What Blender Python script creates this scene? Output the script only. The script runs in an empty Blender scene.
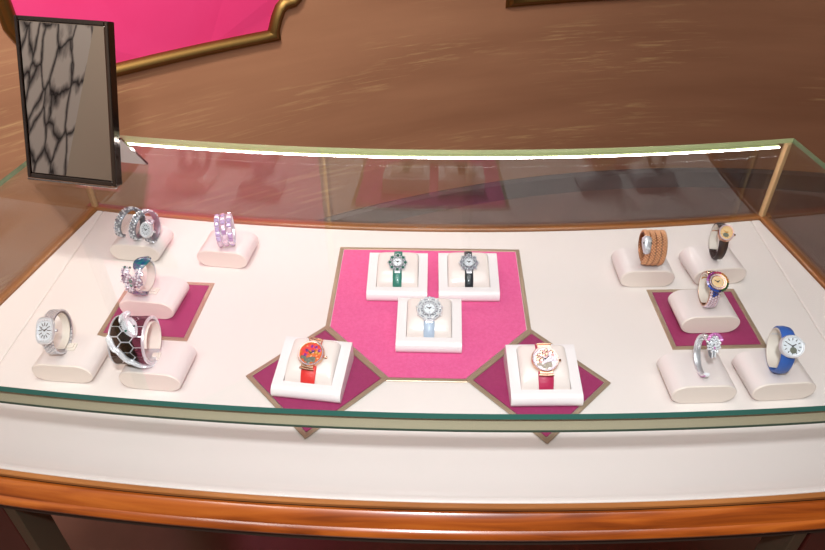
import bpy, bmesh, math, random
from math import sin, cos, pi, radians, sqrt
from mathutils import Vector, Matrix
random.seed(7)
scene = bpy.context.scene
C = scene.collection

# ------------------------------------------------------------------ camera, world, lights, exposure
DZ = 0.78                                        # height of the deck above the floor
cam_d = bpy.data.cameras.new('camera'); cam = bpy.data.objects.new('camera', cam_d); C.objects.link(cam)
_r = Vector((0.99952571, 0.03033795, -0.0052876)); _u = Vector((-0.01480311, 0.62389361, 0.78136908)); _w = Vector((-0.02700404, 0.78092021, -0.6240468))
cam.matrix_world = Matrix(((_r.x, _u.x, -_w.x, 0.00387), (_r.y, _u.y, -_w.y, 0), (_r.z, _u.z, -_w.z, DZ + .72), (0, 0, 0, 1)))
cam_d.sensor_width = 36; cam_d.lens = 696.58 / 825 * 36; cam_d.clip_start = .02
scene.camera = cam
world = bpy.data.worlds.new('world'); scene.world = world; world.use_nodes = True
world.node_tree.nodes['Background'].inputs[0].default_value = (1, .93, .86, 1)
world.node_tree.nodes['Background'].inputs[1].default_value = .0
scene.view_settings.view_transform = 'Standard'; scene.view_settings.look = 'None'
scene.view_settings.exposure = 0.1; scene.view_settings.gamma = 1; scene.view_settings.use_curve_mapping = False

def area(name, loc, target, size, power, col, sizey=None, spread=180):
    l = bpy.data.lights.new(name, 'AREA'); l.energy = power; l.color = col; l.size = size; l.spread = radians(spread)
    if sizey: l.shape = 'RECTANGLE'; l.size_y = sizey
    o = bpy.data.objects.new(name, l); C.objects.link(o); o.location = loc
    o.rotation_euler = (Vector(target) - Vector(loc)).to_track_quat('-Z', 'Y').to_euler()
    return o
area('camera_flash', (0.0, -.03, DZ + .98), (0.0, .62, DZ), .07, 12.5, (.95, .96, 1), .05)
area('ceiling_light', (0.2, .2, 2.75), (.2, 1.1, .6), 1.6, 25, (1, .965, .95), 1.2)
area('panel_spot', (-.35, .7, 2.7), (-.85, 1.85, 1.0), .2, 8, (1, .9, .84), .2, 80)
area('rear_fill', (-.9, -.4, 2.75), (-1.9, -.3, 1.3), .6, 14, (1, .96, .92), .6)  # added fill, brightens the wall reflected in the standing mirror

# ------------------------------------------------------------------ materials
def lin(c): return tuple(((v/255)/12.92 if v/255 <= .04045 else ((v/255+.055)/1.055)**2.4) for v in c) + (1,)
def mat(name, rgb, rough=.5, metal=0, spec=.5, coat=0, sheen=0, trans=0, bump=None, vary=None):
    m = bpy.data.materials.new(name); m.use_nodes = True; nt = m.node_tree; b = nt.nodes['Principled BSDF']
    b.inputs['Base Color'].default_value = lin(rgb); b.inputs['Roughness'].default_value = rough
    b.inputs['Metallic'].default_value = metal; b.inputs['Specular IOR Level'].default_value = spec
    b.inputs['Coat Weight'].default_value = coat; b.inputs['Coat Roughness'].default_value = .08
    b.inputs['Sheen Weight'].default_value = sheen; b.inputs['Transmission Weight'].default_value = trans
    tc = nt.nodes.new('ShaderNodeTexCoord')
    if vary:                                     # (scale, rgb2, amount)
        n = nt.nodes.new('ShaderNodeTexNoise'); n.inputs['Scale'].default_value = vary[0]; n.inputs['Detail'].default_value = 4
        nt.links.new(tc.outputs['Object'], n.inputs['Vector'])
        r = nt.nodes.new('ShaderNodeValToRGB'); r.color_ramp.elements[0].position = .35; r.color_ramp.elements[1].position = .65
        r.color_ramp.elements[0].color = lin(rgb); r.color_ramp.elements[1].color = lin(vary[1])
        nt.links.new(n.outputs['Fac'], r.inputs['Fac']); nt.links.new(r.outputs['Color'], b.inputs['Base Color'])
    if bump:                                     # (scale, strength, distance)
        n = nt.nodes.new('ShaderNodeTexNoise'); n.inputs['Scale'].default_value = bump[0]; n.inputs['Detail'].default_value = 2
        nt.links.new(tc.outputs['Object'], n.inputs['Vector'])
        k = nt.nodes.new('ShaderNodeBump'); k.inputs['Strength'].default_value = bump[1]; k.inputs['Distance'].default_value = bump[2]
        nt.links.new(n.outputs['Fac'], k.inputs['Height']); nt.links.new(k.outputs['Normal'], b.inputs['Normal'])
    return m
def streaked(name, stops, scale, rough, coat=0, detail=5, dist=0.0, fleck=None, spec=.5):
    """grain running along U of the sweep's UV map"""
    m = bpy.data.materials.new(name); m.use_nodes = True; nt = m.node_tree; b = nt.nodes['Principled BSDF']
    b.inputs['Roughness'].default_value = rough; b.inputs['Coat Weight'].default_value = coat; b.inputs['Coat Roughness'].default_value = .12
    b.inputs['Specular IOR Level'].default_value = spec
    tc = nt.nodes.new('ShaderNodeTexCoord'); mp = nt.nodes.new('ShaderNodeMapping'); mp.inputs['Scale'].default_value = scale
    nt.links.new(tc.outputs['UV'], mp.inputs['Vector'])
    n = nt.nodes.new('ShaderNodeTexNoise'); n.inputs['Scale'].default_value = 1; n.inputs['Detail'].default_value = detail; n.inputs['Distortion'].default_value = dist
    nt.links.new(mp.outputs['Vector'], n.inputs['Vector'])
    r = nt.nodes.new('ShaderNodeValToRGB'); e = r.color_ramp.elements
    e[0].position, e[0].color = stops[0][0], lin(stops[0][1]); e[1].position, e[1].color = stops[-1][0], lin(stops[-1][1])
    for p_, c_ in stops[1:-1]: x = e.new(p_); x.color = lin(c_)
    nt.links.new(n.outputs['Fac'], r.inputs['Fac']); out = r.outputs['Color']
    if fleck:                                    # (scale, mask scale, rgb)
        mp2 = nt.nodes.new('ShaderNodeMapping'); mp2.inputs['Scale'].default_value = fleck[0]; mp2.inputs['Rotation'].default_value = (0, 0, -.06)
        nt.links.new(tc.outputs['UV'], mp2.inputs['Vector'])
        n2 = nt.nodes.new('ShaderNodeTexNoise'); n2.inputs['Scale'].default_value = 1; n2.inputs['Detail'].default_value = 6; n2.inputs['Roughness'].default_value = .65
        nt.links.new(mp2.outputs['Vector'], n2.inputs['Vector'])
        mp3 = nt.nodes.new('ShaderNodeMapping'); mp3.inputs['Scale'].default_value = fleck[1]
        nt.links.new(tc.outputs['UV'], mp3.inputs['Vector'])
        n3 = nt.nodes.new('ShaderNodeTexNoise'); n3.inputs['Scale'].default_value = 1; n3.inputs['Detail'].default_value = 2
        nt.links.new(mp3.outputs['Vector'], n3.inputs['Vector'])
        a = nt.nodes.new('ShaderNodeMapRange'); a.inputs[1].default_value = .52; a.inputs[2].default_value = .66
        c = nt.nodes.new('ShaderNodeMapRange'); c.inputs[1].default_value = .48; c.inputs[2].default_value = .64
        nt.links.new(n2.outputs['Fac'], a.inputs[0]); nt.links.new(n3.outputs['Fac'], c.inputs[0])
        k = nt.nodes.new('ShaderNodeMath'); k.operation = 'MULTIPLY'; nt.links.new(a.outputs[0], k.inputs[0]); nt.links.new(c.outputs[0], k.inputs[1])
        k2 = nt.nodes.new('ShaderNodeMath'); k2.operation = 'MULTIPLY'; k2.inputs[1].default_value = .85; nt.links.new(k.outputs[0], k2.inputs[0])
        mx = nt.nodes.new('ShaderNodeMix'); mx.data_type = 'RGBA'; nt.links.new(k2.outputs[0], mx.inputs['Factor'])
        nt.links.new(out, mx.inputs['A']); mx.inputs['B'].default_value = lin(fleck[2]); out = mx.outputs['Result']
    nt.links.new(out, b.inputs['Base Color'])
    return m
def glass_mat(name, tint=(.97, .985, .98), ior=1.52):
    """clear pane: see-through plus Fresnel mirror reflection"""
    m = bpy.data.materials.new(name); m.use_nodes = True; nt = m.node_tree; nt.nodes.clear()
    o = nt.nodes.new('ShaderNodeOutputMaterial'); t = nt.nodes.new('ShaderNodeBsdfTransparent'); g = nt.nodes.new('ShaderNodeBsdfGlossy')
    t.inputs['Color'].default_value = (*tint, 1); g.inputs['Roughness'].default_value = 0.0
    ge = nt.nodes.new('ShaderNodeNewGeometry'); mr = nt.nodes.new('ShaderNodeMapRange')
    mr.inputs[3].default_value = ior; mr.inputs[4].default_value = 1/ior
    nt.links.new(ge.outputs['Backfacing'], mr.inputs[0])
    f = nt.nodes.new('ShaderNodeFresnel'); nt.links.new(mr.outputs[0], f.inputs['IOR'])
    x = nt.nodes.new('ShaderNodeMixShader'); nt.links.new(f.outputs[0], x.inputs[0]); nt.links.new(t.outputs[0], x.inputs[1]); nt.links.new(g.outputs[0], x.inputs[2])
    nt.links.new(x.outputs[0], o.inputs['Surface'])
    return m
def emit(name, col, s):
    m = bpy.data.materials.new(name); m.use_nodes = True; nt = m.node_tree; b = nt.nodes['Principled BSDF']
    b.inputs['Base Color'].default_value = (.8, .8, .8, 1); b.inputs['Emission Color'].default_value = (*col, 1); b.inputs['Emission Strength'].default_value = s
    return m
def marble(name, base, vein, sc, rough, w=.05):
    m = mat(name, base, rough, coat=.15); nt = m.node_tree; b = nt.nodes['Principled BSDF']
    tc = nt.nodes.new('ShaderNodeTexCoord'); mp = nt.nodes.new('ShaderNodeMapping'); mp.inputs['Scale'].default_value = sc
    mp.inputs['Rotation'].default_value = (.3, .2, .35)
    nt.links.new(tc.outputs['Object'], mp.inputs['Vector'])
    n = nt.nodes.new('ShaderNodeTexNoise'); n.inputs['Scale'].default_value = 2; n.inputs['Detail'].default_value = 5
    nt.links.new(mp.outputs['Vector'], n.inputs['Vector'])
    mx = nt.nodes.new('ShaderNodeMix'); mx.data_type = 'VECTOR'; mx.inputs['Factor'].default_value = .28
    nt.links.new(mp.outputs['Vector'], mx.inputs['A']); nt.links.new(n.outputs['Color'], mx.inputs['B'])
    v = nt.nodes.new('ShaderNodeTexVoronoi'); v.feature = 'DISTANCE_TO_EDGE'; v.inputs['Scale'].default_value = 3
    nt.links.new(mx.outputs['Result'], v.inputs['Vector'])
    r = nt.nodes.new('ShaderNodeValToRGB'); e = r.color_ramp.elements
    e[0].position, e[0].color = 0, lin(vein); e[1].position, e[1].color = w*3, lin(base)
    x = e.new(w); x.color = lin(tuple((a*.45 + c*.55) for a, c in zip(vein, base)))
    nt.links.new(v.outputs['Distance'], r.inputs['Fac']); nt.links.new(r.outputs['Color'], b.inputs['Base Color'])
    return m

M = {}
M['wall'] = streaked('brown_plaster', [(.3, (164, 116, 86)), (.7, (182, 132, 99))], (1.2, 9, 1), .5, fleck=((5, 75, 1), (1.6, 6, 1), (205, 165, 118)), spec=.3)
M['beige'] = mat('beige_plaster', (200, 186, 170), .8)
M['pink_wall'] = mat('pink_lacquer', (232, 62, 122), .35, vary=(3, (236, 72, 132)))
M['plum'] = mat('plum_lacquer', (96, 60, 62), .4)
M['gilt'] = mat('aged_gold', (140, 110, 62), .46, 1)
M['floor'] = mat('brown_marble', (112, 78, 66), .3, vary=(5, (132, 94, 80)))
M['marble'] = marble('white_marble', (212, 206, 200), (40, 38, 42), (7, 7, 2.6), .3, .05)
M['ceiling'] = mat('ceiling_paint', (128, 112, 102), .9)
M['skirting'] = mat('dark_stone', (84, 74, 72), .4)
M['deck'] = mat('cream_fabric', (232, 222, 217), .55, sheen=.2, bump=(1500, .12, .0004))
M['pad'] = mat('pearl_leather', (230, 219, 216), .3, coat=.15, bump=(900, .05, .0003))
M['pad_end'] = mat('cream_leather_end', (236, 222, 212), .45)
M['tray'] = mat('pearl_satin', (238, 230, 230), .28, coat=.2, bump=(700, .05, .0003))
M['cushion'] = mat('satin_cushion', (236, 222, 216), .26, sheen=.3, coat=.1)
M['wood'] = streaked('orange_cherry', [(.32, (104, 44, 12)), (.5, (146, 70, 20)), (.68, (172, 92, 32))], (5, 60, 1), .3, coat=.5, dist=.8)
M['rim'] = streaked('brown_rim_wood', [(.3, (128, 78, 38)), (.7, (164, 106, 56))], (5, 60, 1), .3, coat=.3)
M['redwood'] = mat('dark_red_wood', (66, 22, 16), .35, coat=.3)
M['dark'] = mat('dark_bronze', (58, 46, 38), .5)
M['brass'] = mat('pale_brass', (238, 228, 194), .4, .15)
M['brass_post'] = mat('satin_brass', (224, 184, 134), .4, .2)
M['frame'] = mat('bronze_edging', (178, 156, 132), .36, .45)
M['strip'] = mat('grey_bronze_strip', (120, 112, 92), .35, .8)
M['glass'] = glass_mat('clear_glass')
M['back_glass'] = glass_mat('coated_back_glass', ior=1.75)
M['edge'] = mat('green_glass_edge', (56, 116, 104), .12, spec=.8)
M['side_edge'] = mat('grey_green_glass_edge', (98, 122, 92), .15, spec=.8)
M['foot'] = mat('dark_green_edge', (74, 98, 84), .2)
M['edge_back'] = mat('led_lit_glass_edge', (168, 176, 128), .15, spec=.8)  # glow of the LED put into a paler edge colour
M['led'] = emit('led_white', (1, .93, .93), 46)
M['pink'] = mat('pink_fabric', (222, 84, 142), .7, sheen=.1, bump=(900, .3, .0006), vary=(220, (228, 96, 152)))
M['purple'] = mat('raspberry_fabric', (146, 38, 88), .55, sheen=.1, bump=(900, .2, .0005), vary=(200, (154, 44, 96)))
M['silver'] = mat('polished_silver', (226, 227, 233), .3, .6)
M['steel'] = mat('dark_chrome', (112, 104, 100), .12, 1)
M['chrome'] = mat('chrome', (200, 196, 194), .08, 1)
M['mirror'] = mat('mirror_silvering', (214, 206, 198), .01, 1)
M['diamond'] = mat('diamond', (244, 246, 250), .1, .35)
M['gap_silver'] = mat('gap_shade_silver', (126, 128, 136), .35, .5)  # silver darkened to paint shade between stones and links
M['diamond_dim'] = mat('diamond_shade', (196, 204, 214), .12, .7)  # darker copy of diamond, mixed in as painted sparkle contrast
M['rose'] = mat('rose_gold', (222, 180, 156), .2, 1)
M['coil'] = mat('gap_shade_rose_gold', (150, 92, 58), .35, .9)  # gold darkened to paint shade into the gaps between beads
M['gold'] = mat('yellow_gold', (222, 168, 96), .25, 1)
M['rosebead'] = mat('rose_gold_bead', (242, 186, 142), .32, .6)
M['black'] = mat('black_onyx', (10, 10, 12), .35, spec=.12)
M['leather_black'] = mat('black_brown_leather', (50, 34, 34), .45, bump=(350, .6, .001))
M['leather_navy'] = mat('dark_green_black_leather', (32, 40, 46), .3, coat=.3, bump=(350, .6, .001))
M['leather_blue'] = mat('blue_leather', (44, 96, 178), .45, bump=(350, .5, .001))
M['leather_green'] = mat('green_leather', (32, 122, 106), .3, coat=.3, bump=(350, .5, .001))
M['leather_red'] = mat('red_leather', (222, 48, 46), .45, bump=(350, .5, .001))
M['leather_magenta'] = mat('magenta_leather', (184, 42, 84), .45, bump=(350, .5, .001))
M['satin_blue'] = mat('light_blue_satin', (176, 192, 212), .35)
M['lining'] = mat('cream_collar', (238, 228, 216), .5)
M['teal'] = mat('teal_enamel', (12, 118, 116), .12, coat=.6, vary=(260, (28, 62, 118)))
M['emerald'] = mat('emerald', (8, 122, 104), .08, .3, coat=.5)
M['sapphire'] = mat('sapphire', (44, 92, 190), .1, .4, coat=.4)
M['darkblue'] = mat('dark_sapphire', (26, 36, 96), .1, .4, coat=.4)
M['amethyst'] = mat('amethyst', (164, 66, 158), .12, .4, coat=.4)
M['ruby'] = mat('ruby', (190, 36, 92), .12, .4, coat=.4)
M['orange'] = mat('orange_stone', (226, 108, 56), .15, .2, coat=.4)
M['citrine'] = mat('citrine', (222, 150, 70), .12, .4, coat=.4)
M['greengem'] = mat('tsavorite', (44, 104, 62), .12, .4, coat=.4)
M['lavender'] = mat('lavender_gem', (198, 190, 230), .12, .3, coat=.5)
M['lilac'] = mat('lilac_gem', (186, 162, 204), .12, .3, coat=.5)
M['palegem'] = mat('pale_pink_gem', (240, 222, 236), .1, .3, coat=.5)
M['pinkgem'] = mat('pink_gem', (214, 130, 196), .12, .3, coat=.5)
M['dial_white'] = mat('silver_dial', (222, 226, 232), .3, .3)
M['dial_gold'] = mat('gold_dial', (226, 190, 140), .3, .5)
M['ink'] = mat('dark_marker', (26, 28, 36), .4)
M['palepink'] = mat('pale_coral_stone', (232, 168, 164), .2, .2)
M['taupe'] = mat('taupe_stone', (168, 156, 142), .3, .2)
M['grey_dial'] = mat('grey_green_dial', (104, 108, 96), .4, .3)

# ------------------------------------------------------------------ mesh helpers
def obj(name, bm, m, parent=None, smooth=None, bevel=0):
    me = bpy.data.meshes.new(name); bmesh.ops.recalc_face_normals(bm, faces=bm.faces) if smooth != 'keep' else None
    bm.to_mesh(me); bm.free()
    for x in (m if isinstance(m, (list, tuple)) else [m]): me.materials.append(x)
    o = bpy.data.objects.new(name, me); C.objects.link(o)
    if parent: o.parent = parent
    if smooth is not None and smooth is not False and smooth != 'keep':
        me.polygons.foreach_set('use_smooth', [True]*len(me.polygons))
        me.set_sharp_from_angle(angle=radians(smooth))
    if bevel:
        b = o.modifiers.new('bevel', 'BEVEL'); b.width = bevel; b.segments = 2; b.limit_method = 'ANGLE'
    return o
def thing(name, label, cat, loc=(0, 0, 0), rz=0, group=None):
    o = bpy.data.objects.new(name, None); C.objects.link(o); o.location = loc; o.rotation_euler = (0, 0, rz)
    o.empty_display_size = .02
    return tag(o, label, cat, group)
def tag(o, label, cat, group=None):
    o['label'] = label; o['category'] = cat
    if group: o['group'] = group
    return o
def struct(o): o['kind'] = 'structure'; return o
def box(bm, x0, x1, y0, y1, z0, z1, mi=0, mtx=None):
    v = [Vector((x, y, z)) for z in (z0, z1) for y in (y0, y1) for x in (x0, x1)]
    if mtx: v = [mtx @ a for a in v]
    v = [bm.verts.new(a) for a in v]
    for f in ((0, 2, 3, 1), (4, 5, 7, 6), (0, 1, 5, 4), (2, 6, 7, 3), (0, 4, 6, 2), (1, 3, 7, 5)):
        bm.faces.new([v[i] for i in f]).material_index = mi
def loft(bm, rings, closed=True, cap=True, mi=0, loop=False, uv=None):
    """rings: list of lists of points; faces between consecutive rings"""
    R = [[bm.verts.new(p) for p in r] for r in rings]; n = len(R[0]); m = len(R)
    for i in range(m if loop else m-1):
        a, b = R[i], R[(i+1) % m]
        for j in range(n if closed else n-1):
            f = bm.faces.new((a[j], a[(j+1) % n], b[(j+1) % n], b[j])); f.material_index = mi
            if uv:
                L = bm.loops.layers.uv.verify(); j2 = j+1
                for l, (q, w) in zip(f.loops, ((i, j), (i, j2), (i+1, j2), (i+1, j))): l[L].uv = uv(q, w)
    if cap and not loop:
        for r in (R[0], R[-1]):
            try: bm.faces.new(r).material_index = mi
            except ValueError: pass
    return R
YC, RB, RF = 4.5956, 3.5683, 4.1222
AL, AR = .1768, .1700
def arc_pt(r, a, z): return Vector((r*sin(a), YC - r*cos(a), z))
def arc_sweep(bm, prof, a0, a1, n=48, mi=0):
    """closed profile of (radius, z) swept about the case's centre of curvature"""
    rings = []
    L = [0]
    for i in range(len(prof)): q = prof[(i+1) % len(prof)]; L.append(L[-1] + math.hypot(q[0]-prof[i][0], q[1]-prof[i][1]))
    for i in range(n+1):
        a = a0 + (a1-a0)*i/n; rings.append([arc_pt(r, a, DZ+z) for r, z in prof])
    return loft(bm, rings, mi=mi, uv=lambda i, j: ((a0 + (a1-a0)*i/n)*prof[0][0], L[j]))
def tube(bm, pts, rad, n=8, mi=0, closed=False, up=Vector((0, 0, 1)), flat=1.0):
    rings = []; m = len(pts)
    for i, p in enumerate(pts):
        t = (pts[min(i+1, m-1)] - pts[max(i-1, 0)]) if not closed else (pts[(i+1) % m] - pts[i-1])
        t.normalize(); s = t.cross(up)
        if s.length < 1e-3: s = t.cross(Vector((1, 0, 0)))
        s.normalize(); k = s.cross(t); r = rad[i] if isinstance(rad, (list, tuple)) else rad
        rings.append([p + s*cos(2*pi*j/n)*r + k*sin(2*pi*j/n)*r*flat for j in range(n)])
    return loft(bm, rings, mi=mi, loop=closed)
def gem(bm, p, nrm, r, h, n=6, mi=0, tw=0, tx=None, sy=1.0):
    """faceted stone: girdle ring, table ring and table"""
    nrm = nrm.normalized(); s = tx if tx else nrm.cross(Vector((.31, .17, .93)))
    if s.length < 1e-4: s = nrm.cross(Vector((1, 0, 0)))
    s = s.normalized(); k = nrm.cross(s)
    def ring(rr, z): return [bm.verts.new(p + nrm*z + s*cos(tw+2*pi*j/n)*rr + k*sin(tw+2*pi*j/n)*rr*sy) for j in range(n)]
    a, b, c = ring(r*.8, -h*.35), ring(r, h*.35), ring(r*.55, h)
    for u, v in ((a, b), (b, c)):
        for j in range(n): bm.faces.new((u[j], u[(j+1) % n], v[(j+1) % n], v[j])).material_index = mi
    bm.faces.new(c).material_index = mi
def ball(bm, p, r, sub=1, mi=0, scale=(1, 1, 1), mtx=None):
    g = bmesh.ops.create_icosphere(bm, subdivisions=sub, radius=r)
    for v in g['verts']:
        q = Vector((v.co.x*scale[0], v.co.y*scale[1], v.co.z*scale[2]))
        if mtx: q = mtx.to_3x3() @ q
        v.co = q + p
    for f in {f for v in g['verts'] for f in v.link_faces}: f.material_index = mi
def disc(bm, mtx, r, z0, z1, n=32, mi=0, sy=1.0, top=None):
    """short cylinder in the frame mtx (z along the axis); top: radius of the upper rim"""
    top = r if top is None else top
    return loft(bm, [[mtx @ Vector((rr*cos(2*pi*j/n), rr*sy*sin(2*pi*j/n), z)) for j in range(n)] for rr, z in ((r, z0), (top, z1))], mi=mi)

# ------------------------------------------------------------------ the room
WC = Vector((1.12, -.5908)); WR = 3.088
def wpt(s, z, off=0):                            # s: arc length on the wall, off: distance in front of it
    a = s/WR; r = WR-off
    return Vector((WC.x + r*cos(a), WC.y + r*sin(a), z))
def wall_sweep(name, a0, a1, z0, z1, m, n=72):
    bm = bmesh.new()
    rings = [[Vector((WC.x+r*cos(a), WC.y+r*sin(a), z)) for r, z in ((WR, z0), (WR, z1), (WR+.1, z1), (WR+.1, z0))] for a in [a0+(a1-a0)*i/n for i in range(n+1)]]
    loft(bm, rings, uv=lambda i, j: ((a0+(a1-a0)*i/n)*WR, (z0, z1, z1+.1, z0-.1, z0)[j]))
    return struct(obj(name, bm, m, smooth=40))
wall_sweep('wall_back', radians(42), radians(152), 0, 3, M['wall'])
wall_sweep('wall_front', radians(152), radians(402), 0, 3, M['beige'], 120)
bm = bmesh.new(); disc(bm, Matrix.Translation((WC.x, WC.y, 0)), WR+.1, -.08, 0, 96); struct(obj('floor', bm, M['floor']))
bm = bmesh.new(); disc(bm, Matrix.Translation((WC.x, WC.y, 0)), WR+.1, 3, 3.08, 96); struct(obj('ceiling', bm, M['ceiling']))
bm = bmesh.new(); rings = []
for i in range(61):
    a = radians(42)+radians(110)*i/60
    rings.append([Vector((WC.x+r*cos(a), WC.y+r*sin(a), z)) for r, z in ((WR, .0), (WR-.018, .0), (WR-.018, .07), (WR-.008, .08), (WR, .08))])
loft(bm, rings); struct(obj('baseboard_back', bm, M['skirting'], smooth=30))
# marble slab on the wall behind the camera, seen in the standing mirror
bm = bmesh.new(); rings = []
for i in range(13):
    a = radians(163)+radians(13.2)*i/12
    rings.append([Vector((WC.x+r*cos(a), WC.y+r*sin(a), z)) for r, z in ((WR-.002, .0), (WR-.03, .0), (WR-.03, 2.98), (WR-.002, 2.98))])
loft(bm, rings); struct(obj('trim_1', bm, M['marble']))

def panel_moulding(path, face_pts, fill, label, cat_frame_mat=M['gilt']):
    """framed wall panel: path = closed list of (s, z) around the panel on the curved wall"""
    s0 = sum(p[0] for p in path)/len(path)
    t = thing('wall_panel', label, 'wall panel', wpt(s0, path[0][1]))
    inv = Matrix.Translation(-t.location)
    # fill: grid between left and right, following the outline
    bm = bmesh.new()
    vs = [bm.verts.new(inv @ wpt(s, z, .006)) for s, z in path]
    f = bm.faces.new(vs); f.normal_update()
    g = bmesh.ops.extrude_face_region(bm, geom=[f])
    for v in g['geom']:
        if isinstance(v, bmesh.types.BMVert):
            q = v.co + t.location; d = Vector((q.x-WC.x, q.y-WC.y, 0)).normalized(); v.co -= d*-.005
    bmesh.ops.triangulate(bm, faces=bm.faces)
    obj('panel_face', bm, fill, t)
    # moulding profile swept along the path
    bm = bmesh.new(); n = len(path); rings = []
    prof = [(-.016, .0), (-.016, .008), (-.012, .016), (-.004, .024), (.004, .025), (.011, .019), (.014, .012), (.019, .010), (.022, .004), (.022, 0)]
    for i in range(n):
        a, b, c = Vector(path[i-1]), Vector(path[i]), Vector(path[(i+1) % n])
        d1, d2 = (b-a).normalized(), (c-b).normalized(); n1, n2 = Vector((d1.y, -d1.x)), Vector((d2.y, -d2.x))
        nn = (n1+n2); nn = nn.normalized(); k = 1/max(.45, nn.dot(n1))
        rings.append([inv @ wpt(b.x+nn.x*k*w, b.y+nn.y*k*w, h+.001) for w, h in prof])
    loft(bm, rings, loop=True)
    obj('gilt_moulding', bm, cat_frame_mat, t, smooth=45)
    return t
def panel_path(sl, sr, zb, zt):
    """outline with ogee lower and upper corners; s grows to the left"""
    def seg(a, b, n): return [(a[0]+(b[0]-a[0])*i/n, a[1]+(b[1]-a[1])*i/n) for i in range(n)]
    og = []
    for i in range(9):                           # lower right ogee from (sr+.12, zb) up to (sr, zb+.16)
        q = i/8; og.append((sr+.115*(1-q)+.0, zb+.012+.15*(q + .16*sin(2*pi*q))))
    ogl = [(sl-(s-sr), z) for s, z in og][::-1]
    topr = [(s, zt-(z-zb)) for s, z in og][::-1]; topl = [(s, zt-(z-zb)) for s, z in ogl][::-1]
    p = [(sr+.115, zb)] + og + seg((sr, zb+.16), (sr, zt-.16), 3)[1:] + topr + [(sr+.115, zt)]
    p += seg((sr+.115, zt), (sl-.115, zt), 14)[1:] + [(sl-.115, zt)] + topl + seg((sl, zt-.16), (sl, zb+.16), 3)[1:] + ogl + [(sl-.115, zb)]
    p += seg((sl-.115, zb), (sr+.115, zb), 14)[1:]
    out = []
    for q in p:
        if not out or (abs(out[-1][0]-q[0])+abs(out[-1][1]-q[1])) > .004: out.append(q)
    return out[::-1]
panel_moulding(panel_path(7.20, 6.415, DZ-.010, 2.42), None, M['pink_wall'], 'hot pink wall panel in a gilt ogee moulding, behind the standing mirror')
panel_moulding(panel_path(5.84, 4.70, DZ-.008, 2.42), None, M['plum'], 'wall panel at top right, only the bottom of its gilt moulding showing')

# ------------------------------------------------------------------ the display case
HG = .161                                        # top of the case above the deck
case = thing('display_case', 'curved glass jewellery display case with cream deck on an orange wood table', 'display case', (0, 0, 0))
XL, XR = -.6145, .5865                           # the two joints of the deck
def deck_piece(name, fl, fr, z0=-.012, z1=0, nx=40, ny=10):
    """slab between two side lines; fl(r), fr(r) give x at radius r"""
    bm = bmesh.new(); V = {}
    for k, z in enumerate((z0, z1)):
        for i in range(nx+1):
            for j in range(ny+1):
                r = RB + (RF-RB)*j/ny; x = fl(r) + (fr(r)-fl(r))*i/nx
                V[i, j, k] = bm.verts.new((x, YC - sqrt(r*r-x*x), DZ+z))
    for i in range(nx):
        for j in range(ny):
            bm.faces.new((V[i, j, 1], V[i+1, j, 1], V[i+1, j+1, 1], V[i, j+1, 1])); bm.faces.new((V[i, j, 0], V[i, j+1, 0], V[i+1, j+1, 0], V[i+1, j, 0]))
    for i in range(nx):
        for j in (0, ny): bm.faces.new((V[i, j, 0], V[i+1, j, 0], V[i+1, j, 1], V[i, j, 1]))
    for j in range(ny):
        for i in (0, nx): bm.faces.new((V[i, j, 0], V[i, j+1, 0], V[i, j+1, 1], V[i, j, 1]))
    return obj(name, bm, M['deck'], case, bevel=.0022)
deck_piece('deck_panel', lambda r: XL+.0004, lambda r: XR-.0004)
deck_piece('side_deck_panel', lambda r: -r*sin(AL)+.001, lambda r: XL-.0004, nx=6)
deck_piece('side_deck_panel', lambda r: XR+.0004, lambda r: r*sin(AR)-.001, nx=6)
# solid body below the deck
bm = bmesh.new(); arc_sweep(bm, [(RB-.012, -.0125), (RF-.004, -.0125), (RF-.004, -.046), (RB-.012, -.046)], -AL, AR); obj('deck_base', bm, M['dark'], case)
# rim of brown wood round back and sides
bm = bmesh.new(); prof = [(RB, -.03), (RB, .003), (RB-.002, .005), (RB-.0155, .005), (RB-.018, .003), (RB-.018, -.03)]
arc_sweep(bm, prof, -AL-.006, AR+.006); obj('back_rim', bm, M['rim'], case, smooth=40)
for s, A in ((-1, AL), (1, AR)):
    bm = bmesh.new(); rings = []
    for i in range(13):
        r = RB-.018+(RF+.006-RB+.018)*i/12
        nrm = Vector((s*cos(A), sin(A), 0)) * 1.0
        b = arc_pt(r, s*A, DZ); rings.append([b + nrm*w + Vector((0, 0, z)) for w, z in ((0, -.03), (0, .003), (.002, .005), (.0155, .005), (.018, .003), (.018, -.03))])
    loft(bm, rings, uv=lambda i, j: (i*.05, j*.01)); obj('side_rim', bm, M['rim'], case, smooth=40)
# glass: thick panes with polished green edges
TG = .0085
def slab_edges(name, rings_top, rings_bot): pass
bm = bmesh.new(); n = 56
ra, rb = RB-.006, RF+.0015
gt = []; EA = .0035
for i in range(n+1):
    a = -AL-EA + (AL+AR+2*EA)*i/n; gt.append([arc_pt(ra, a, DZ+HG), arc_pt(rb, a, DZ+HG), arc_pt(rb, a, DZ+HG-TG), arc_pt(ra, a, DZ+HG-TG)])
R = loft(bm, gt, cap=True)
bm.normal_update()
for f in bm.faces:
    f.material_index = 0
    c = f.calc_center_median(); rr = math.hypot(c.x, YC-c.y)
    if abs(f.normal.z) < .3: f.material_index = 2 if rr < ra+.002 else (1 if rr > rb-.002 else 3)
obj('top_pane', bm, [M['glass'], M['edge'], M['edge_back'], M['side_edge']], case)
def wall_pane(name, r0, r1, a0, a1, z0, z1, n=48):
    bm = bmesh.new(); arc_sweep(bm, [(r0, z0), (r1, z0), (r1, z1), (r0, z1)], a0, a1, n)
    return obj(name, bm, M['back_glass' if 'back' in name else 'glass'], case)
wall_pane('back_pane', RB-.012, RB-.006, -AL, AR, .004, HG-TG-.0002)
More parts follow.
